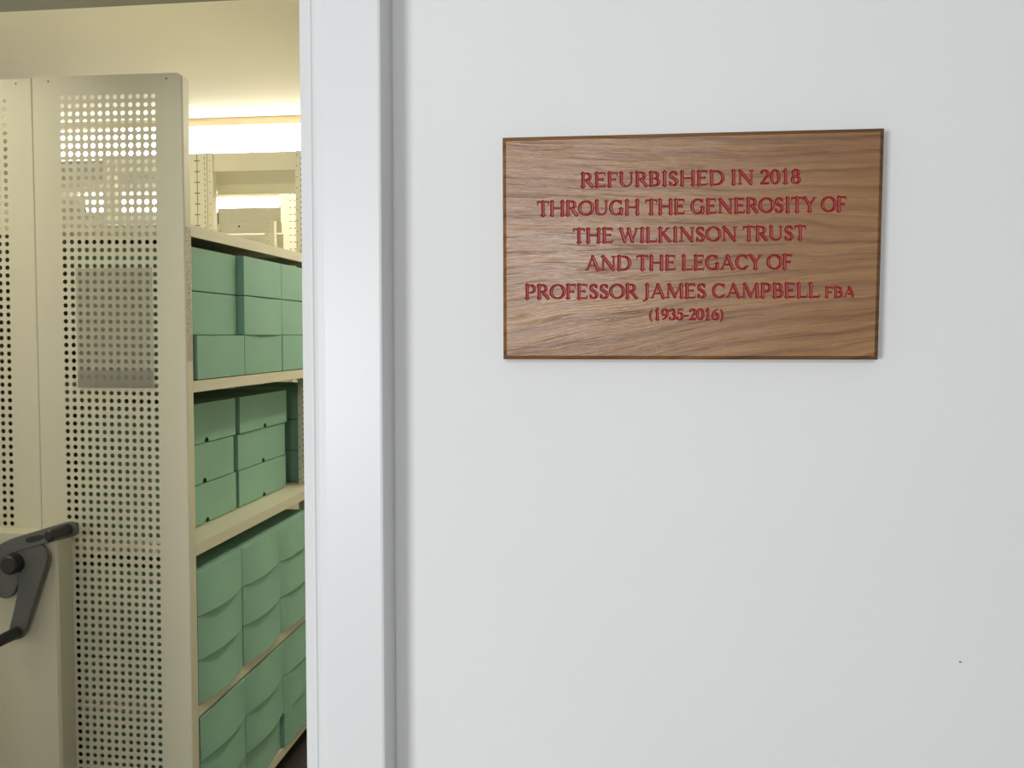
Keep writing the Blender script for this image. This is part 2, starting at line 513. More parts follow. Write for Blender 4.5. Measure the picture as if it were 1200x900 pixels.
add_box('tape_strip', m_tape, unit, XF - 0.0001, XF + 0.0004, YP + 0.006, YP + 0.031, onX(221, 424, XF).z, onX(221, 266, XF).z,
        label='worn printed tape strip along the panel edge')

# shelf levels (front top edge measured beside the end panel)
YB = YP + PT
LV = [onY(228, y, YB + 0.01).z for y in (263.5, 446.3, 637.4, 825.5)]
LV.append(onX(321.7, 900, XF).z + 0.03)
FR = [2.185, 3.085, 3.95]        # frames (first hidden behind the end panel)
XM = seam                       # middle of the double unit
XR, XL = XF - 0.010, seam - PW + 0.010
LIP = 0.031


def shelf_mesh(x0, x1, y0, y1, z, side):
    bm = bmesh.new(); t = 0.0015
    box_bm(bm, x0, x1, y0, y1, z - t, z)
    if side > 0: box_bm(bm, x1 - t, x1, y0, y1, z - LIP, z - t); box_bm(bm, x1 - 0.012, x1 - t, y0, y1, z - LIP, z - LIP + t); box_bm(bm, x0, x0 + t, y0, y1, z - LIP, z - t)
    else: box_bm(bm, x0, x0 + t, y0, y1, z - LIP, z - t); box_bm(bm, x0 + t, x0 + 0.012, y0, y1, z - LIP, z - LIP + t); box_bm(bm, x1 - t, x1, y0, y1, z - LIP, z - t)
    box_bm(bm, x0 + t, x1 - t, y0, y0 + t, z - LIP, z - t); box_bm(bm, x0 + t, x1 - t, y1 - t, y1, z - LIP, z - t)
    return bmmesh('shelf', bm)


for bi in (0, 1):
    y0, y1 = (YB + 0.002, FR[1] - 0.002) if bi == 0 else (FR[1] + 0.035, FR[2] - 0.002)
    for k, z in enumerate(LV):
        link('shelf', shelf_mesh(XM + 0.012, XF - 0.0005, y0, y1, z, 1), m_metal, unit)
        link('shelf', shelf_mesh(XL - 0.0095, XM - 0.012, y0, y1, z, -1), m_metal, unit)
add_box('centre_sheet', m_metal, unit, XM - 0.002, XM + 0.002, YB + 0.05, FR[2] - 0.04, LV[4], LV[0] - 0.002)
add_box('plinth', m_blk, unit, XL + 0.05, XF - 0.05, YB + 0.02, FR[2] - 0.02, 0.0, LV[4] - LIP - 0.002)
# unseen dark sheet added so the left panel's holes stay dark
add_box('added_dark_sheet', m_dark, unit, XL + 0.004, XM - 0.045, YB + 0.0005, YB + 0.0015, 0.05, LV[0] - 0.02)


def upright(x0, x1, y0, z1, face_slots, side_holes):
    """slotted steel post; slots are shallow dark recess plates set in the face"""
    o = add_box('upright', m_metal, unit, x0, x1, y0, y0 + 0.03, 0.0, z1, bevel=0.0012)
    bm = bmesh.new()
    z = z1 - 0.028; i = 0
    while z > 0.9:
        for cx, hw, hh, ph in face_slots:
            zz = z + ph
            if zz < z1 - 0.01: box_bm(bm, cx - hw, cx + hw, y0 - 0.0004, y0 + 0.0004, zz - hh, zz + hh)
        z -= 0.0405; i += 1
    so = link('slot_row', bmmesh('slots', bm), m_dark, o, kind='stuff')
    return o


z_fr = onY(290, 178, FR[1]).z
# frame 2, aisle post
Y = FR[1]
rx0, rx1 = onY(346.5, 250, Y).x, XF - 0.008
upright(rx0, rx1, Y, z_fr, [(rx0 + 0.006, 0.0016, 0.0022, 0.012)] + [(rx0 + 0.021, 0.0012, 0.0048, d) for d in (0.0, 0.0203)], 0)
# frame 2, centre pair
mx_ = onY(231.5, 240, Y).x
l0, l1 = onY(224, 240, Y).x, onY(242.5, 240, Y).x
l2 = onY(250, 240, Y).x
upright(mx_ + 0.0012, l2 - 0.0, Y, z_fr, [(mx_ + 0.0062, 0.0046, 0.0016, 0.0), (onY(240.5, 240, Y).x, 0.0011, 0.0045, 0.01), (onY(240.5, 240, Y).x, 0.0011, 0.0045, -0.0103), (onY(246.5, 240, Y).x, 0.0015, 0.002, 0.0)], 0)
upright(mx_ - 0.06, mx_ - 0.0012, Y, z_fr, [(mx_ - 0.0062, 0.0046, 0.0016, 0.0), (mx_ - 0.030, 0.0011, 0.0045, 0.01)], 0)
upright(XL, XL + 0.036, Y, z_fr, [(XL + 0.02, 0.0011, 0.0045, 0.0)], 0)
# thin tongue on the centre post and top beams
add_box('post_flange', m_metal, unit, onY(242.3, 240, Y).x, onY(243.3, 240, Y).x, Y - 0.003, Y - 0.0005, 0.9, z_fr - 0.002)
zb2 = onY(290, 200, Y).z
add_box('cross_panel', m_metal, unit, l2 + 0.0005, rx0 - 0.0005, Y + 0.004, Y + 0.008, zb2, z_fr - 0.001, bevel=0.001)
add_box('cross_panel', m_metal, unit, XL + 0.037, mx_ - 0.061, Y + 0.004, Y + 0.008, zb2, z_fr - 0.001, bevel=0.001)
# top tie plate behind it, seen slightly from below
zt = onY(290, 200, Y + 0.05).z
y_far = Y + 0.05; z2 = onY(290, 227.5, y_far + 0.03).z
bm = bmesh.new()
xa, xb = l2 - 0.02, rx0 + 0.01
pr = [(y_far, zt + 0.01), (y_far, zt - 0.002), (y_far + 0.012, zt - 0.05), (y_far + 0.03, z2), (y_far + 0.034, z2), (y_far + 0.034, zt + 0.01)]
A = [bm.verts.new((xa, y, z)) for y, z in pr]; B = [bm.verts.new((xb, y, z)) for y, z in pr]
for k in range(6): bm.faces.new((A[k], A[(k + 1) % 6], B[(k + 1) % 6], B[k]))
bm.faces.new(A); bm.faces.new(B[::-1])
link('tie_plate', bmmesh('tie_plate', bm), m_metal, unit)
# frame 3
Y = FR[2]
z3 = onY(290, 243.5, Y).z
a0, a1, a2 = onY(255, 260, Y).x, onY(329, 260, Y).x, onY(348, 260, Y).x
upright(onY(314.5, 260, Y).x, a1 - 0.012, Y - 0.05, z3 - 0.07, [(onY(317.5, 260, Y).x, 0.0012, 0.003, 0.0), (onY(319.5, 260, Y).x, 0.0012, 0.003, 0.015)], 0)
add_box('cross_panel', m_metal, unit, a0, a1, Y, Y + 0.004, onY(290, 262, Y).z, z3, bevel=0.001)
add_box('cross_panel', m_metal, unit, a0, a1, Y + 0.012, Y + 0.016, onY(290, 273, Y).z, onY(290, 261, Y).z, bevel=0.001)
pb2 = onY(279, 265, Y); bm = bmesh.new()
cyl_bm(bm, (pb2.x, Y + 0.012, pb2.z), (pb2.x, Y + 0.009, pb2.z), 0.005, n=10, bev=0.001)
link('bolt', bmmesh('bolt', bm), m_dark, unit)
add_box('cross_panel', m_metal, unit, a0, a1, Y + 0.03, Y + 0.034, onY(290, 330, Y).z, onY(290, 274, Y).z, bevel=0.001)
upright(XF - 0.046, XF - 0.010, Y, z_fr, [(XF - 0.02, 0.0011, 0.0045, 0.0)], 0)
upright(XL, XL + 0.036, Y, z3 - 0.02, [(XL + 0.02, 0.0011, 0.0045, 0.0)], 0)

# --- drive housing and crank
HY = YP - 0.062
hz = onY(30, 619, YP).z
hx1 = onY(85.5, 700, YP).x
bm = bmesh.new()
hx0 = seam - (hx1 - seam)
hx0 = hx1 - 0.34
pr = [(hx0 + 0.0, YP - 0.0006), (hx0, HY + 0.006), (hx0 + 0.006, HY), (hx1 - 0.006, HY), (hx1, HY + 0.006), (hx1, YP - 0.0006)]
A = [bm.verts.new((x, y, 0.05)) for x, y in pr]; B = [bm.verts.new((x, y, hz)) for x, y in pr]
for k in range(6): bm.faces.new((A[k], A[(k + 1) % 6], B[(k + 1) % 6], B[k]))
bm.faces.new(A[::-1]); bm.faces.new(B)
hs = link('drive_housing', bmmesh('drive_housing', bm), m_metal, unit)

CYF = HY - 0.012                # crank plane
hub = onY(17.5, 655, CYF)
dr = 0.077


def P2(px, py, Y=CYF - 0.012):
    v = onY(px, py, Y); return Vector((v.x, v.z))


bm = bmesh.new()
dc = onY(19.5, 658, CYF)
cyl_bm(bm, (dc.x, HY - 0.0003, dc.z), (dc.x, CYF - 0.006, dc.z), 0.0285 * CYF, n=48, bev=0.004)
crank = link('crank', bmmesh('crank', bm, True), m_grey, unit, label='dark grey three-arm crank')


def flat(name, outline, y0, y1, m, parent, bev=0.003, **k):
    bm = bmesh.new()
    fr = [bm.verts.new((p.x, y0, p.y)) for p in outline]; bk_ = [bm.verts.new((p.x, y1, p.y)) for p in outline]
    n = len(fr)
    f0 = bm.faces.new(fr); bm.faces.new(bk_[::-1])
    for i in range(n): bm.faces.new((fr[i], bk_[i], bk_[(i + 1) % n], fr[(i + 1) % n]))
    bmesh.ops.recalc_face_normals(bm, faces=bm.faces)
    bmesh.ops.bevel(bm, geom=list(f0.edges), offset=bev, segments=2, profile=0.5, affect='EDGES')
    return link(name, bmmesh(name, bm), m, parent, **k)


def smooth_closed(pts, it=2):
    for _ in range(it):
        q = []
        for i in range(len(pts)):
            a, b = pts[i], pts[(i + 1) % len(pts)]
            q += [a * 0.75 + b * 0.25, a * 0.25 + b * 0.75]
        pts = q
    return pts


arm1 = [P2(*p) for p in ((-14, 655), (-6, 641), (12, 631.5), (30, 626), (60, 617), (80, 611), (88, 612.5), (92, 619), (90, 627), (83, 629.5),
                         (62, 634.5), (42, 640.5), (22, 646), (8, 652), (0, 662), (-8, 668))]
flat('arm', smooth_closed(arm1), CYF - 0.018, CYF - 0.0065, m_grey, crank)
arm2 = [P2(*p) for p in ((16, 640), (36, 634), (51, 637), (57.5, 651), (54.5, 664), (46.5, 688), (38, 716), (29.5, 743), (25, 749), (14, 750), (10, 742),
                         (17, 715), (22, 690), (21, 680), (10, 668), (6, 652))]
flat('arm', smooth_closed(arm2), CYF - 0.016, CYF - 0.0063, m_grey, crank)
# third arm mirrors the second about the hub, pointing left out of the picture
ang = math.radians(120)
h2 = Vector((hub.x, hub.z))
ca, sa = math.cos(-ang), math.sin(-ang)
arm3 = [Vector((h2.x + ca * (p.x - h2.x) - sa * (p.y - h2.y), h2.y + sa * (p.x - h2.x) + ca * (p.y - h2.y))) for p in arm2]
flat('arm', smooth_closed(arm3), CYF - 0.0175, CYF - 0.0064, m_grey, crank)
# slot in the first arm
sp = [P2(*p) for p in ((31, 633.5), (34, 629), (50, 625.5), (53.5, 628), (52, 631.5), (36, 636))]
flat('slot_inlay', smooth_closed(sp, 1), CYF - 0.0188, CYF - 0.0178, m_blk, crank, bev=0.0002)
for (gx, gy, ln) in ((79, 620.5, 0.075), (20, 741, 0.075)):
    c = onY(gx, gy, CYF - 0.018); bm = bmesh.new()
    cyl_bm(bm, (c.x, CYF - 0.016, c.z), (c.x, CYF - 0.018 - ln, c.z), 0.0155, 0.0145, n=28, bev=0.004)
    link('grip', bmmesh('grip', bm, True), m_blk, crank)
g3 = onY(20, 741, CYF - 0.018); d3 = Vector((g3.x - h2.x, g3.z - h2.y))
bm = bmesh.new(); gx, gz = h2.x + ca * d3.x - sa * d3.y, h2.y + sa * d3.x + ca * d3.y
cyl_bm(bm, (gx, CYF - 0.016, gz), (gx, CYF - 0.093, gz), 0.0155, 0.0145, n=28, bev=0.004)
link('grip', bmmesh('grip', bm, True), m_blk, crank)
c = onY(16.5, 660, CYF - 0.02); bm = bmesh.new()
cyl_bm(bm, (c.x, CYF - 0.005, c.z), (c.x, CYF - 0.045, c.z), 0.027, 0.0245, n=36, bev=0.004)
link('lock_knob', bmmesh('lock_knob', bm, True), m_blk, crank)

# --- farther unit, brightly lit by the strip light, glimpsed between the frames
FY = 4.85
fx0, fx1 = onY(327, 260, FY).x, onY(347, 260, FY).x
far = empty('shelving_unit', ((fx0 + fx1) / 2, FY, 0), label='farther brightly lit cream shelving unit glimpsed behind the nearer frames', category='shelving')
unit_near, unit = unit, far
upright(fx0, fx1, FY, 2.44, [(onY(340.5, 260, FY).x, 0.006, 0.0022, 0.0), (onY(345.5, 260, FY).x, 0.006, 0.0022, 0.0)], 0)
upright(fx0 - 0.42, fx0 - 0.37, FY, 1.9, [(fx0 - 0.39, 0.0012, 0.0045, 0.0)], 0)
for z in (0.5, 1.0, 1.5, 1.85):
    link('shelf', shelf_mesh(fx0 - 0.42, fx1 + 0.0, FY + 0.034, FY + 0.9, z, 1), m_metal, unit)
upright(fx0, fx1, FY + 0.91, 2.30, [(fx0 + 0.02, 0.0012, 0.0045, 0.0)], 0)
upright(fx0 - 0.42, fx0 - 0.37, FY + 0.91, 1.9, [(fx0 - 0.39, 0.0012, 0.0045, 0.0)], 0)
unit = unit_near

# ------------------------------------------------------------------ archive boxes
BH = (onX(231, 672.5, XF).z - LV[3]) / 3.0


def lid_mesh(wid, dep, h, bow, notch):
    """full-depth lid; local origin at the lower near corner of the front face; +Y along shelf, -X into the shelf"""
    bm = bmesh.new(); g = 0.0022; nx = 12; nz = 4
    grid = []
    if not notch:
        for j in range(nz + 1):
            t = j / nz
            grid.append([bm.verts.new((bow * math.sin(PI * i / nx) * (1 - t) ** 1.2, wid * i / nx, g + (h - g) * t)) for i in range(nx + 1)])
        for j in range(nz):
            for i in range(nx):
                bm.faces.new((grid[j][i], grid[j][i + 1], grid[j + 1][i + 1], grid[j + 1][i]))
        fb, ft = grid[0], grid[-1]
    else:
        r = 0.0125; hh = 0.014; c = wid / 2
        left = [bm.verts.new((0, 0, g)), bm.verts.new((0, c - r, g))]
        arc = [bm.verts.new((0, c - r * math.cos(PI * k / 8), g + hh * math.sin(PI * k / 8) ** 0.8)) for k in range(1, 8)]
        right = [bm.verts.new((0, c + r, g)), bm.verts.new((0, wid, g))]
        ft = [bm.verts.new((0, 0, h)), bm.verts.new((0, wid, h))]
        fb = left + arc + right
        bm.faces.new(fb + ft[::-1])
    bb = [bm.verts.new((-dep, 0, g)), bm.verts.new((-dep, wid, g))]; bt = [bm.verts.new((-dep, 0, h)), bm.verts.new((-dep, wid, h))]
    bm.faces.new(list(ft) + [bt[1], bt[0]])
    nl = [r_[0] for r_ in grid] if not notch else [fb[0], ft[0]]
    fl = [r_[-1] for r_ in grid] if not notch else [fb[-1], ft[-1]]
    bm.faces.new(nl + [bt[0], bb[0]]); bm.faces.new(fl[::-1] + [bb[1], bt[1]])
    bm.faces.new((bb[0], bb[1], bt[1], bt[0]))
    bmesh.ops.recalc_face_normals(bm, faces=bm.faces)
    me = bpy.data.meshes.new('lid'); bm.to_mesh(me); bm.free(); me.materials.append(m_box)
    return me


def body_mesh(wid, dep, h):
    bm = bmesh.new(); q = 0.007
    box_bm(bm, -dep + q, -q, q, wid - q, 0.0, h - 0.003)
    me = bmmesh('body', bm); me.materials.append(m_box2); return me


meshes = {}


def get(kind, wid, dep, bow, notch):
    k = (kind, round(wid, 3), round(dep, 3), round(bow, 3), notch)
    if k not in meshes:
        meshes[k] = lid_mesh(wid, dep, BH - 0.0006, bow, notch) if kind == 'lid' else body_mesh(wid, dep, BH - 0.0006)
    return meshes[k]


def archive_box(x, y, z, wid, dep, bow, notch, label, group, rot=0.0):
    e = empty('archive_box', (x, y, z), label=label, category='box', group=group)
    e.rotation_euler.z = rot
    b = bpy.data.objects.new('body', get('body', wid, dep, 0, False)); COL.objects.link(b); b.parent = e
    l = bpy.data.objects.new('lid', get('lid', wid, dep, bow, notch)); COL.objects.link(l); l.parent = e
    md = l.modifiers.new('edge', 'BEVEL'); md.width = 0.0009; md.segments = 2; md.limit_method = 'ANGLE'; md.angle_limit = 0.9
    return e


lev = ['topmost', 'middle', 'lowest']
colname = ['stack by the perforated panel', 'middle stack', 'stack by the white door frame']


def stack(shelf, z, items, shelfname, group):
    """items: per column (Ynear, wid, [X offset bottom, mid, top], [bow...])"""
    for ci, (yn, wid, offs, bows) in enumerate(items):
        for k in range(3):
            lab = '%s green box, %s, %s' % (lev[2 - k], colname[ci], shelfname)
            archive_box(XF + offs[k], yn, z + 0.0006 + k * BH, wid, 0.345, bows[k], False, lab, group)


def yx(px, py, X=None): return onX(px, py, XF if X is None else X).y


# uppermost filled shelf
yA, yB_, yC = yx(231.5, 420), yx(287.5, 420), yx(331.3, 420)
W = yB_ - yA - 0.005
stack(1, LV[1], [(yA, W, [0, -0.024, -0.024], [0.001, 0.002, 0.002]),
                 (yB_, yC - yB_ - 0.002, [-0.001, -0.001, -0.001], [0.001, 0.008, 0.004]),
                 (yC, 0.290, [0.001, -0.001, -0.0008], [0.001, 0.003, 0.002])],
      'uppermost filled shelf', 'green archive boxes on the uppermost filled shelf')
# second shelf: longer boxes with thumb notches, set back from the edge
X2 = onZ(277.1, 597, LV[2]).x
print('X2', X2, 'XF', XF, 'BH', BH, 'LV', LV, 'W', W, 'bay', yA, yB_, yC)
y1_, y2_, y3_ = yx(277.1, 597, X2), yx(280.7, 596, X2), yx(335, 569, X2)
W2 = y3_ - y2_
bh2 = (onX(277.1, 467.9, X2).z - LV[2]) / 3
print('y', y1_, y2_, y3_, 'W2', W2, 'bh2', bh2)
for ci, (yn, tag) in enumerate(((y1_ - W2, 'next to the perforated end panel'), (y2_, 'beside the slotted upright'))):
    for k in range(3):
        d = (0, -0.002 * (ci == 0), (0.006 if ci else 0.001))[k]
        yy = yn + (0, -0.004, 0.0)[k] - (0.006 if ci == 0 and k == 1 else 0)
        if ci == 0: yy = max(yy, YB + 0.006)
        archive_box(X2 + d, yy, LV[2] + 0.0006 + k * BH, W2, 0.275, 0, True,
                    '%s thumb-notched green box %s, second shelf' % (lev[2 - k], tag),
                    'green thumb-notched boxes on the second shelf')
for k in range(3):
    archive_box(XF - 0.03, FR[1] + 0.042, LV[2] + 0.0006 + k * BH, W2, 0.31, 0, True,
                '%s shaded green box behind the slotted upright on the second shelf' % lev[2 - k],
                'green boxes behind the slotted upright')
# third shelf: lids bulge at the lower edge
yA, yB_, yC = YB + 0.004, yx(284.6, 730), yx(328, 690)
stack(3, LV[3], [(yA, yB_ - yA - 0.003, [0.000, 0.000, 0.000], [0.017, 0.017, 0.017]),
                 (yB_, yC - yB_ - 0.003, [0.002, 0.002, 0.000], [0.016, 0.016, 0.015]),
                 (yC, 0.290, [0.001, 0.000, -0.002], [0.014, 0.014, 0.014])],
      'third shelf down', 'green archive boxes with bulging lids on the third shelf')
# lowest visible shelf
yA, yB_, yC = yx(234.5, 870), yx(287.8, 830), yx(331.5, 790)
stack(4, LV[4], [(yA, yB_ - yA - 0.003, [0.000, 0.000, 0.002], [0.015, 0.015, 0.015]),
                 (yB_, yC - yB_ - 0.003, [-0.010, 0.001, 0.001], [0.013, 0.015, 0.015]),
                 (yC, 0.290, [0.004, 0.001, -0.003], [0.006, 0.010, 0.012])],
      'lowest shelf in view', 'green archive boxes with bulging lids on the lowest shelf')

# ------------------------------------------------------------------ plaque
PY = DW - 0.027                  # front face of the board
board = [(589.0, 161.5), (1036.0, 150.5), (1028.5, 421.5), (590.0, 421.0)]   # outer corners TL TR BR BL
INS = 4.0


def glyphs():
    G = {}
    T, t = 0.120, 0.070            # half widths of thick and thin strokes
    sr = 0.054                     # serif half height
    W = dict(A=778, B=611, C=709, D=774, E=611, F=556, G=763, H=832, I=337, J=360, K=726, L=611, M=946, N=831, O=786, P=604,
             R=668, S=525, T=613, U=778, W=1000, Y=667)
    for d in '0123456789': W[d] = 500
    W['-'] = 333; W['('] = 333; W[')'] = 333; W[' '] = 250
    W = {k: v / 692.0 for k, v in W.items()}

    def ser(x, y, hw=0.13, up=0):          # a serif bar at a stem end
        y = sr if y <= 0 else 1 - sr
        return (x - hw, y, x + hw, y, sr, sr)

    def stem(x, y0=0.03, y1=0.97, h=T): return (x, y0, x, y1, h, h)

    def arc(cx, cy, rx, ry, a0, a1, fn, n=14):
        out = []
        for i in range(n):
            p, q = math.radians(a0 + (a1 - a0) * i / n), math.radians(a0 + (a1 - a0) * (i + 1) / n)
            out.append((cx + rx * math.cos(p), cy + ry * math.sin(p), cx + rx * math.cos(q), cy + ry * math.sin(q), fn(p), fn(q)))
        return out

    side = lambda a: t + (T * 1.02 - t) * abs(math.cos(a)) ** 1.3
    w = W['A']; c = w / 2
    G['A'] = [(0.15, 0.04, c - 0.01, 0.97, t, t), (c - 0.01, 0.95, w - 0.17, 0.04, T, T), (0.28, 0.34, w - 0.30, 0.34, t, t), ser(0.14, 0, .11), ser(w - 0.16, 0, .13)]
    G['B'] = [stem(.19), ser(.17, 0, .11), ser(.17, 1, .11), (.19, .96, .45, .96, t, t), (.19, .52, .45, .52, t, t), (.19, .04, .45, .04, t, t)] + \
        arc(.44, .74, .21, .22, -90, 90, side) + arc(.46, .28, .26, .24, -90, 90, side)
    w = W['C']
    G['C'] = arc(.54, .5, .42, .465, 48, 312, side, 22) + [(.80, .86, .90, .93, t, t), (.90, .93, .90, .70, sr, sr * .8), (.82, .15, .92, .21, t, t)]
    G['D'] = [stem(.19), ser(.17, 0, .11), ser(.17, 1, .11), (.19, .96, .50, .96, t, t), (.19, .04, .50, .04, t, t)] + arc(.49, .5, .49, .46, -90, 90, side, 20)
    G['E'] = [stem(.19), ser(.17, 0, .11), ser(.17, 1, .11), (.19, .96, .74, .96, t, t), (.74, .96, .76, .80, sr, sr * .7), (.19, .52, .62, .52, t, t), (.62, .60, .62, .44, sr * .8, sr * .8),
              (.19, .04, .76, .04, t, t), (.76, .04, .81, .21, sr, sr * .7)]
    G['F'] = [stem(.19), ser(.19, 0, .15), ser(.17, 1, .11), (.19, .96, .70, .96, t, t), (.70, .96, .72, .79, sr, sr * .7), (.19, .50, .60, .50, t, t), (.60, .58, .60, .42, sr * .8, sr * .8)]
    G['G'] = arc(.54, .5, .42, .465, 50, 318, side, 22) + [(.80, .86, .90, .93, t, t), (.90, .93, .90, .72, sr, sr * .8), (.90, .08, .90, .42, T, T), (.74, .43, 1.02, .43, sr, sr)]
    w = W['H']
    G['H'] = [stem(.22), stem(w - .22), ser(.22, 0), ser(.22, 1), ser(w - .22, 0), ser(w - .22, 1), (.22, .51, w - .22, .51, t, t)]
    c = W['I'] / 2
    G['I'] = [stem(c), ser(c, 0, .15), ser(c, 1, .15)]
    G['J'] = [(.30, .97, .30, .06, T, T), (.30, .06, .22, -.10, T, t), (.22, -.10, .05, -.17, t, t * .9), ser(.30, 1, .15)]
    G['K'] = [stem(.20), ser(.20, 0, .14), ser(.20, 1, .14), (.24, .50, .78, .95, t, t), (.40, .60, .86, .06, T, T), ser(.78, 1, .12), ser(.90, 0, .12)]
    G['L'] = [stem(.19), ser(.17, 1, .13), ser(.17, 0, .11), (.19, .04, .78, .04, t, t), (.78, .04, .83, .24, sr, sr * .7)]
    w = W['M']; c = w / 2
    G['M'] = [(.24, .95, .17, .05, t, t), ser(.17, 0, .12), ser(.22, 1, .10), (.27, .95, c, .10, T, T), (c, .10, w - .27, .95, t, t), (w - .24, .95, w - .20, .05, T, T), ser(w - .20, 0, .14), ser(w - .22, 1, .10)]
    w = W['N']
    G['N'] = [(.21, .95, .21, .05, t, t), ser(.21, 0, .13), ser(.17, 1, .10), (.22, .95, w - .23, .05, T, T), (w - .21, .95, w - .21, .05, t, t), ser(w - .21, 1, .13)]
    G['O'] = arc(W['O'] / 2, .5, .475, .465, 0, 360, side, 34)
    G['P'] = [stem(.19), ser(.19, 0, .15), ser(.17, 1, .11), (.19, .96, .45, .96, t, t), (.30, .44, .45, .44, t, t)] + arc(.45, .70, .27, .26, -90, 90, side)
    G['R'] = [stem(.19), ser(.19, 0, .14), ser(.17, 1, .11), (.19, .96, .45, .96, t, t), (.19, .49, .45, .49, t, t)] + arc(.45, .725, .24, .235, -90, 90, side) + [(.46, .48, .82, .05, T, T), (.82, .04, .95, .04, sr, sr)]
    up = lambda a: T * 1.0
    G['S'] = arc(.38, .74, .21, .225, 30, 215, side, 14) + [(.208, .62, .53, .42, T, T)] + arc(.37, .26, .23, .225, 35, -150, side, 14) + \
        [(.56, .86, .62, .93, sr, sr * .6), (.62, .93, .61, .72, sr * .8, sr * .7), (.15, .15, .12, .05, sr, sr), (.12, .30, .13, .05, sr * .8, sr)]
    w = W['T']; c = w / 2
    G['T'] = [stem(c), ser(c, 0, .16), (.06, .96, w - .06, .96, t, t), (.06, .96, .04, .77, sr, sr * .7), (w - .06, .96, w - .04, .77, sr, sr * .7)]
    w = W['U']
    G['U'] = [(.21, .97, .21, .36, T, T), (w - .21, .97, w - .21, .36, t, t), ser(.21, 1), ser(w - .21, 1, .12)] + \
        arc(w / 2, .36, w / 2 - .21, .32, 180, 360, lambda a: t + (T - t) * max(0, -math.cos(a)), 16)
    w = W['W']
    G['W'] = [(.15, .95, .43, .06, T, T), (.43, .06, .72, .93, t, t), (.70, .93, .99, .06, T, T), (.99, .06, w - .14, .95, t, t), ser(.15, 1, .13), ser(.72, 1, .12), ser(w - .14, 1, .11)]
    w = W['Y']; c = w / 2
    G['Y'] = [(.14, .95, c, .46, T, T), (w - .12, .95, c, .46, t, t), (c, .46, c, .05, T, T), ser(c, 0, .15), ser(.14, 1, .13), ser(w - .12, 1, .11)]
    c = W['0'] / 2
    G['0'] = arc(c, .5, .265, .465, 0, 360, side, 28)
    G['1'] = [(c, .04, c, .96, T * .95, T * .95), ser(c, 0, .17), (c, .95, c - .17, .84, t, t)]
    G['2'] = arc(c - .01, .70, .225, .26, 150, -30, side, 14) + [(c + .18, .57, c - .24, .08, T * .8, t), (c - .24, .06, c + .24, .06, T * .75, T * .75), (c + .24, .06, c + .27, .19, sr, sr * .7)]
    G['3'] = arc(c - .03, .74, .20, .22, 150, -75, side, 14) + arc(c - .03, .28, .25, .25, 80, -150, side, 16)
    G['5'] = [(c - .15, .93, c + .23, .93, T * .7, T * .6), (c - .15, .93, c - .18, .55, t, t)] + arc(c - .04, .32, .26, .29, 120, -145, side, 18)
    G['6'] = arc(c, .31, .245, .275, 0, 360, side, 24) + [(c - .24, .30, c - .19, .60, T, T), (c - .19, .60, c - .02, .86, T, t), (c - .02, .86, c + .22, .96, t, t * .8)]
    G['8'] = arc(c, .75, .19, .21, 0, 360, side, 22) + arc(c, .27, .245, .23, 0, 360, side, 24)
    G['9'] = arc(c, .69, .245, .275, 0, 360, side, 24) + [(c + .24, .70, c + .19, .40, T, T), (c + .19, .40, c + .02, .14, T, t), (c + .02, .14, c - .22, .04, t, t * .8)]
    G['-'] = [(.09, .36, W['-'] - .09, .36, t * 1.1, t * 1.1)]
    G['('] = arc(.62, .38, .46, .66, 130, 230, lambda a: t * .8 + (T * .8 - t * .8) * abs(math.cos(a)) ** 4, 14)
    G[')'] = arc(-.14, .38, .46, .66, 50, -50, lambda a: t * .8 + (T * .8 - t * .8) * abs(math.cos(a)) ** 4, 14)
    return G, W


GL, GW = glyphs()
LINES = [  # text, left x, right x, baseline left, baseline right, cap height left/right
    ('REFURBISHED IN 2018', 681.0, 937.8, 219.6, 215.2, 16.9, 17.1),
    ('THROUGH THE GENEROSITY OF', 630.3, 992.0, 253.3, 247.8, 17.2, 17.5),
    ('THE WILKINSON TRUST', 672.4, 944.0, 284.9, 281.4, 16.9, 17.0),
    ('AND THE LEGACY OF', 686.7, 928.3, 317.1, 315.4, 17.0, 17.2),
    ('PROFESSOR JAMES CAMPBELL', 615.8, 960.5, 350.4, 348.5, 16.7, 16.9),
    ('FBA', 967.3, 1002.0, 348.6, 348.4, 12.3, 12.3),
    ('(1935-2016)', 760.8, 848.0, 374.9, 374.9, 13.0, 13.0),
]
inst = []
for txt, xl, xr, bl, br, hl, hr_ in LINES:
    tot = sum(GW[c] for c in txt) - 0.12
    s = (xr - xl) / tot; u = -0.06
    for c in txt:
        if c != ' ':
            x0 = xl + u * s; f = (x0 - xl) / (xr - xl)
            inst.append((c, x0, s, bl, br, xl, xr, hl + (hr_ - hl) * f))
        u += GW[c]

# non-uniform grid over the face: fine where the letters are, coarse elsewhere
def axis(lo, hi, fine, step, coarse):
    out = [lo]
    for a, b in fine:
        while out[-1] + coarse * 1.5 < a: out.append(out[-1] + coarse)
        out.append(a); n = int(math.ceil((b - a) / step))
        out += [a + (b - a) * (i + 1) / n for i in range(n)]
    while out[-1] + coarse * 1.5 < hi: out.append(out[-1] + coarse)
    out.append(hi); return np.array(out)


# work in measured coordinates, straightened: p=(x,y') with edges taken from the board corners
Lx0, Rx0 = board[0][0] + INS, board[1][0] - INS
gx = axis(0.0, 1.0, [((612 - Lx0) / (Rx0 - Lx0), (1006 - Lx0) / (Rx0 - Lx0))], 0.40 / 440.0, 8 / 440.)


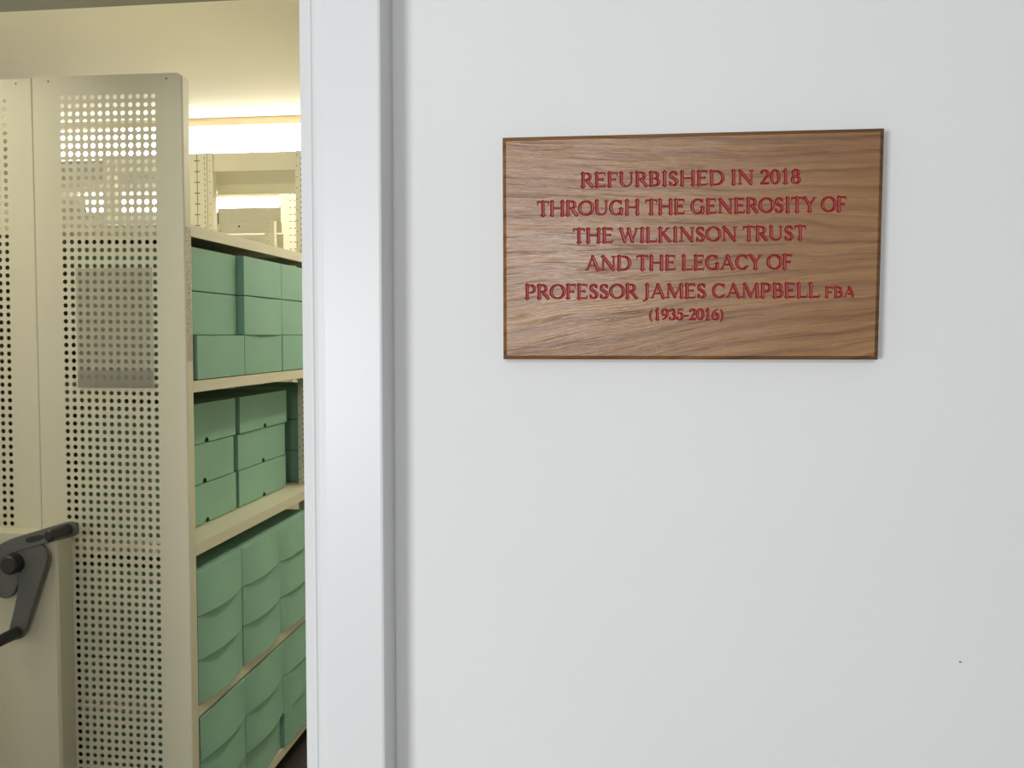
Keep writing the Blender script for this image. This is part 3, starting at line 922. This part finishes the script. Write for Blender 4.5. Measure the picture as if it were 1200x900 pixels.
def face_px(U, Vv, ins):          # (U,V) in 0..1 to measured position on the face
    TL = np.array(board[0]) + (ins, ins); TR = np.array(board[1]) + (-ins, ins)
    BR = np.array(board[2]) + (-ins, -ins * 1.1); BL = np.array(board[3]) + (ins, -ins * 1.1)
    x = (TL[0] * (1 - U) + TR[0] * U) * (1 - Vv) + (BL[0] * (1 - U) + BR[0] * U) * Vv
    y = (TL[1] * (1 - U) + TR[1] * U) * (1 - Vv) + (BL[1] * (1 - U) + BR[1] * U) * Vv
    return x, y


bands = []
for txt, xl, xr, bl, br, hl, hr_ in LINES:
    if txt == 'FBA': continue
    vs_ = []
    for x, yb in ((xl, bl), (xr, br)):
        u = (x - Lx0) / (Rx0 - Lx0); ft = 165.5 + (154.5 - 165.5) * u; fb = 416.6
        dn = 5.5 if ('(' in txt or 'J' in txt) else 2.0
        vs_ += [(yb - hl - 1.5 - ft) / (fb - ft), (yb + dn - ft) / (fb - ft)]
    bands.append((min(vs_), max(vs_)))
gy = axis(0.0, 1.0, bands, 0.40 / 250.0, 6 / 250.)
UU, VV = np.meshgrid(gx, gy)
PXm, PYm = face_px(UU, VV, INS)
D = np.full(PXm.shape, 50.0); ID = np.full(PXm.shape, -1, int)


def sdf(PX, PYy, g):
    c, x0, s, bl, br, xl, xr, h = g
    u = (PX - x0) / s
    v = ((bl + (br - bl) * (PX - xl) / (xr - xl)) - PYy) / h
    # distances in px: x scale s, y scale h
    d = np.full(PX.shape, 50.0)
    X, Yq = u * s, v * h
    for (ax, ay, bx, by, r0, r1) in GL[c]:
        ax, bx, ay, by = ax * s, bx * s, ay * h, by * h
        vx, vy = bx - ax, by - ay; q = vx * vx + vy * vy + 1e-9
        t = np.clip(((X - ax) * vx + (Yq - ay) * vy) / q, 0, 1)
        dd = np.hypot(X - ax - t * vx, Yq - ay - t * vy) - (r0 + (r1 - r0) * t) * h * (1.2 if h < 14 else 1.0)
        d = np.minimum(d, dd)
    return d


boxes = []
for gi, g in enumerate(inst):
    c, x0, s, bl, br, xl, xr, h = g
    xa, xb = x0 - 3, x0 + GW[c] * s + 3
    f = (x0 - xl) / (xr - xl); yb = bl + (br - bl) * f
    j0, j1 = np.searchsorted(PYm[:, PXm.shape[1] // 2], [yb - h - 6, yb + 9])
    row = PXm[min(j0, PXm.shape[0] - 1)]
    i0, i1 = np.searchsorted(row, [xa - 1, xb + 1])
    d = sdf(PXm[j0:j1, i0:i1], PYm[j0:j1, i0:i1], g)
    sub = D[j0:j1, i0:i1]; m_ = d < sub
    sub[m_] = d[m_]; ID[j0:j1, i0:i1][m_] = gi
# face class from the centre of each cell
Dc = (D[:-1, :-1] + D[1:, :-1] + D[:-1, 1:] + D[1:, 1:]) / 4
Ic = ID[:-1, :-1]
inside = Dc < 0
# slide the vertices near an outline onto it
GX = np.zeros_like(D); GY = np.zeros_like(D)
dx = np.gradient(PXm, axis=1); dy = np.gradient(PYm, axis=0)
GX = np.gradient(D, axis=1) / dx; GY = np.gradient(D, axis=0) / dy
nn = np.hypot(GX, GY) + 1e-6
mv = (np.abs(D) < 0.24) & (nn > 0.5)
mv[0, :] = mv[-1, :] = False; mv[:, 0] = mv[:, -1] = False
PX2 = PXm - np.where(mv, D * GX / nn ** 2, 0); PY2 = PYm - np.where(mv, D * GY / nn ** 2, 0)
Dz = np.where(mv, 0, D)
depth = np.clip(-Dz, 0, 1.5) * 0.00088       # V groove, metres
# positions
R = np.stack([(PX2 - CX) / F, (CY - PY2) / F, np.ones_like(PX2)], -1)
B3 = np.array([list(rgt), list(upv), list(fwd)])
dirs = R @ B3
tt = PY / dirs[..., 1]
P = dirs * tt[..., None]; P[..., 2] += EYE
P[..., 1] = PY + depth
org = np.array([P[..., 0].mean(), DW, P[..., 2].mean()])
nyy, nxx = PXm.shape
idx = np.arange(nyy * nxx).reshape(nyy, nxx)
quads = np.stack([idx[:-1, :-1], idx[1:, :-1], idx[1:, 1:], idx[:-1, 1:]], -1)
Pf = P.reshape(-1, 3) - org


def np_mesh(name, verts, qd):
    me = bpy.data.meshes.new(name)
    me.vertices.add(len(verts)); me.vertices.foreach_set('co', verts.astype(np.float32).ravel())
    me.loops.add(qd.size); me.loops.foreach_set('vertex_index', qd.astype(np.int32).ravel())
    me.polygons.add(len(qd)); me.polygons.foreach_set('loop_start', np.arange(0, qd.size, 4, dtype=np.int32))
    me.polygons.foreach_set('loop_total', np.full(len(qd), 4, np.int32))
    me.update(calc_edges=True); me.validate()
    return me


def sub_mesh(name, qsel, extra_v=None, extra_q=None):
    used = np.unique(qsel); remap = np.zeros(nyy * nxx, int); remap[used] = np.arange(len(used))
    v = Pf[used]; q = remap[qsel]
    if extra_v is not None:
        q = np.concatenate([q, np.array(extra_q) + len(v)]); v = np.concatenate([v, np.array(extra_v)])
    return np_mesh(name, v, q)


plaque = empty('wall_plaque', tuple(org), label='varnished oak plaque with carved red lettering on the white wall', category='sign')
# chamfer, sides and back
def wp(px, py, Y):
    v = onY(px, py, Y); return [v.x - org[0], Y - org[1], v.z - org[2]]


ib = [wp(*face_px(u, v, INS), PY) for u, v in ((0, 0), (1, 0), (1, 1), (0, 1))]
ob = [wp(x, y, PY + 0.0085) for x, y in board]
bk2 = [[o[0], -0.0004, o[2]] for o in ob]
ev = ib + ob + bk2
eq = []
for k in range(4):
    j = (k + 1) % 4
    eq.append([k, 4 + k, 4 + j, j]); eq.append([4 + k, 8 + k, 8 + j, 4 + j])
eq = [q_[::-1] for q_ in eq]; eq.append([8, 9, 10, 11])
bme = sub_mesh('board', quads[~inside], ev, eq)
bo = bpy.data.objects.new('board', bme); COL.objects.link(bo); bo.parent = plaque; bme.materials.append(m_wood)
m_edge = m_wood.copy(); m_edge.name = 'oak_dark_edge'  # darker, rougher copy of the oak for the bevels, sides and back
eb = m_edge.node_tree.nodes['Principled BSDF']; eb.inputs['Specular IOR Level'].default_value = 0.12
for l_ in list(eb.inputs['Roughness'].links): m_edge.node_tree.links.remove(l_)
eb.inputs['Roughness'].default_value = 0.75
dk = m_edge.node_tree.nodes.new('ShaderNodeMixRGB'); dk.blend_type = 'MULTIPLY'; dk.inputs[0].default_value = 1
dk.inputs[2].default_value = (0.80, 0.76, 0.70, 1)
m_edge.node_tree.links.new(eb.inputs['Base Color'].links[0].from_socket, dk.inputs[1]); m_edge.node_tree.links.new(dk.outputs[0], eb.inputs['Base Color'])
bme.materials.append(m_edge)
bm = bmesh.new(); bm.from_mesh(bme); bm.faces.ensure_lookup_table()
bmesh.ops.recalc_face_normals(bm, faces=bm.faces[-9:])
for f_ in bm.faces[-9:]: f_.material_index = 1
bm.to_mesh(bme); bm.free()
nlet = 0
for gi, g in enumerate(inst):
    qs = quads[inside & (Ic == gi)]
    if len(qs) == 0: continue
    lm = sub_mesh('letter', qs)
    lm.materials.append(m_red)
    lo = bpy.data.objects.new('letter', lm); COL.objects.link(lo); lo.parent = plaque; nlet += 1
print('letters', nlet, 'board faces', len(bme.polygons))
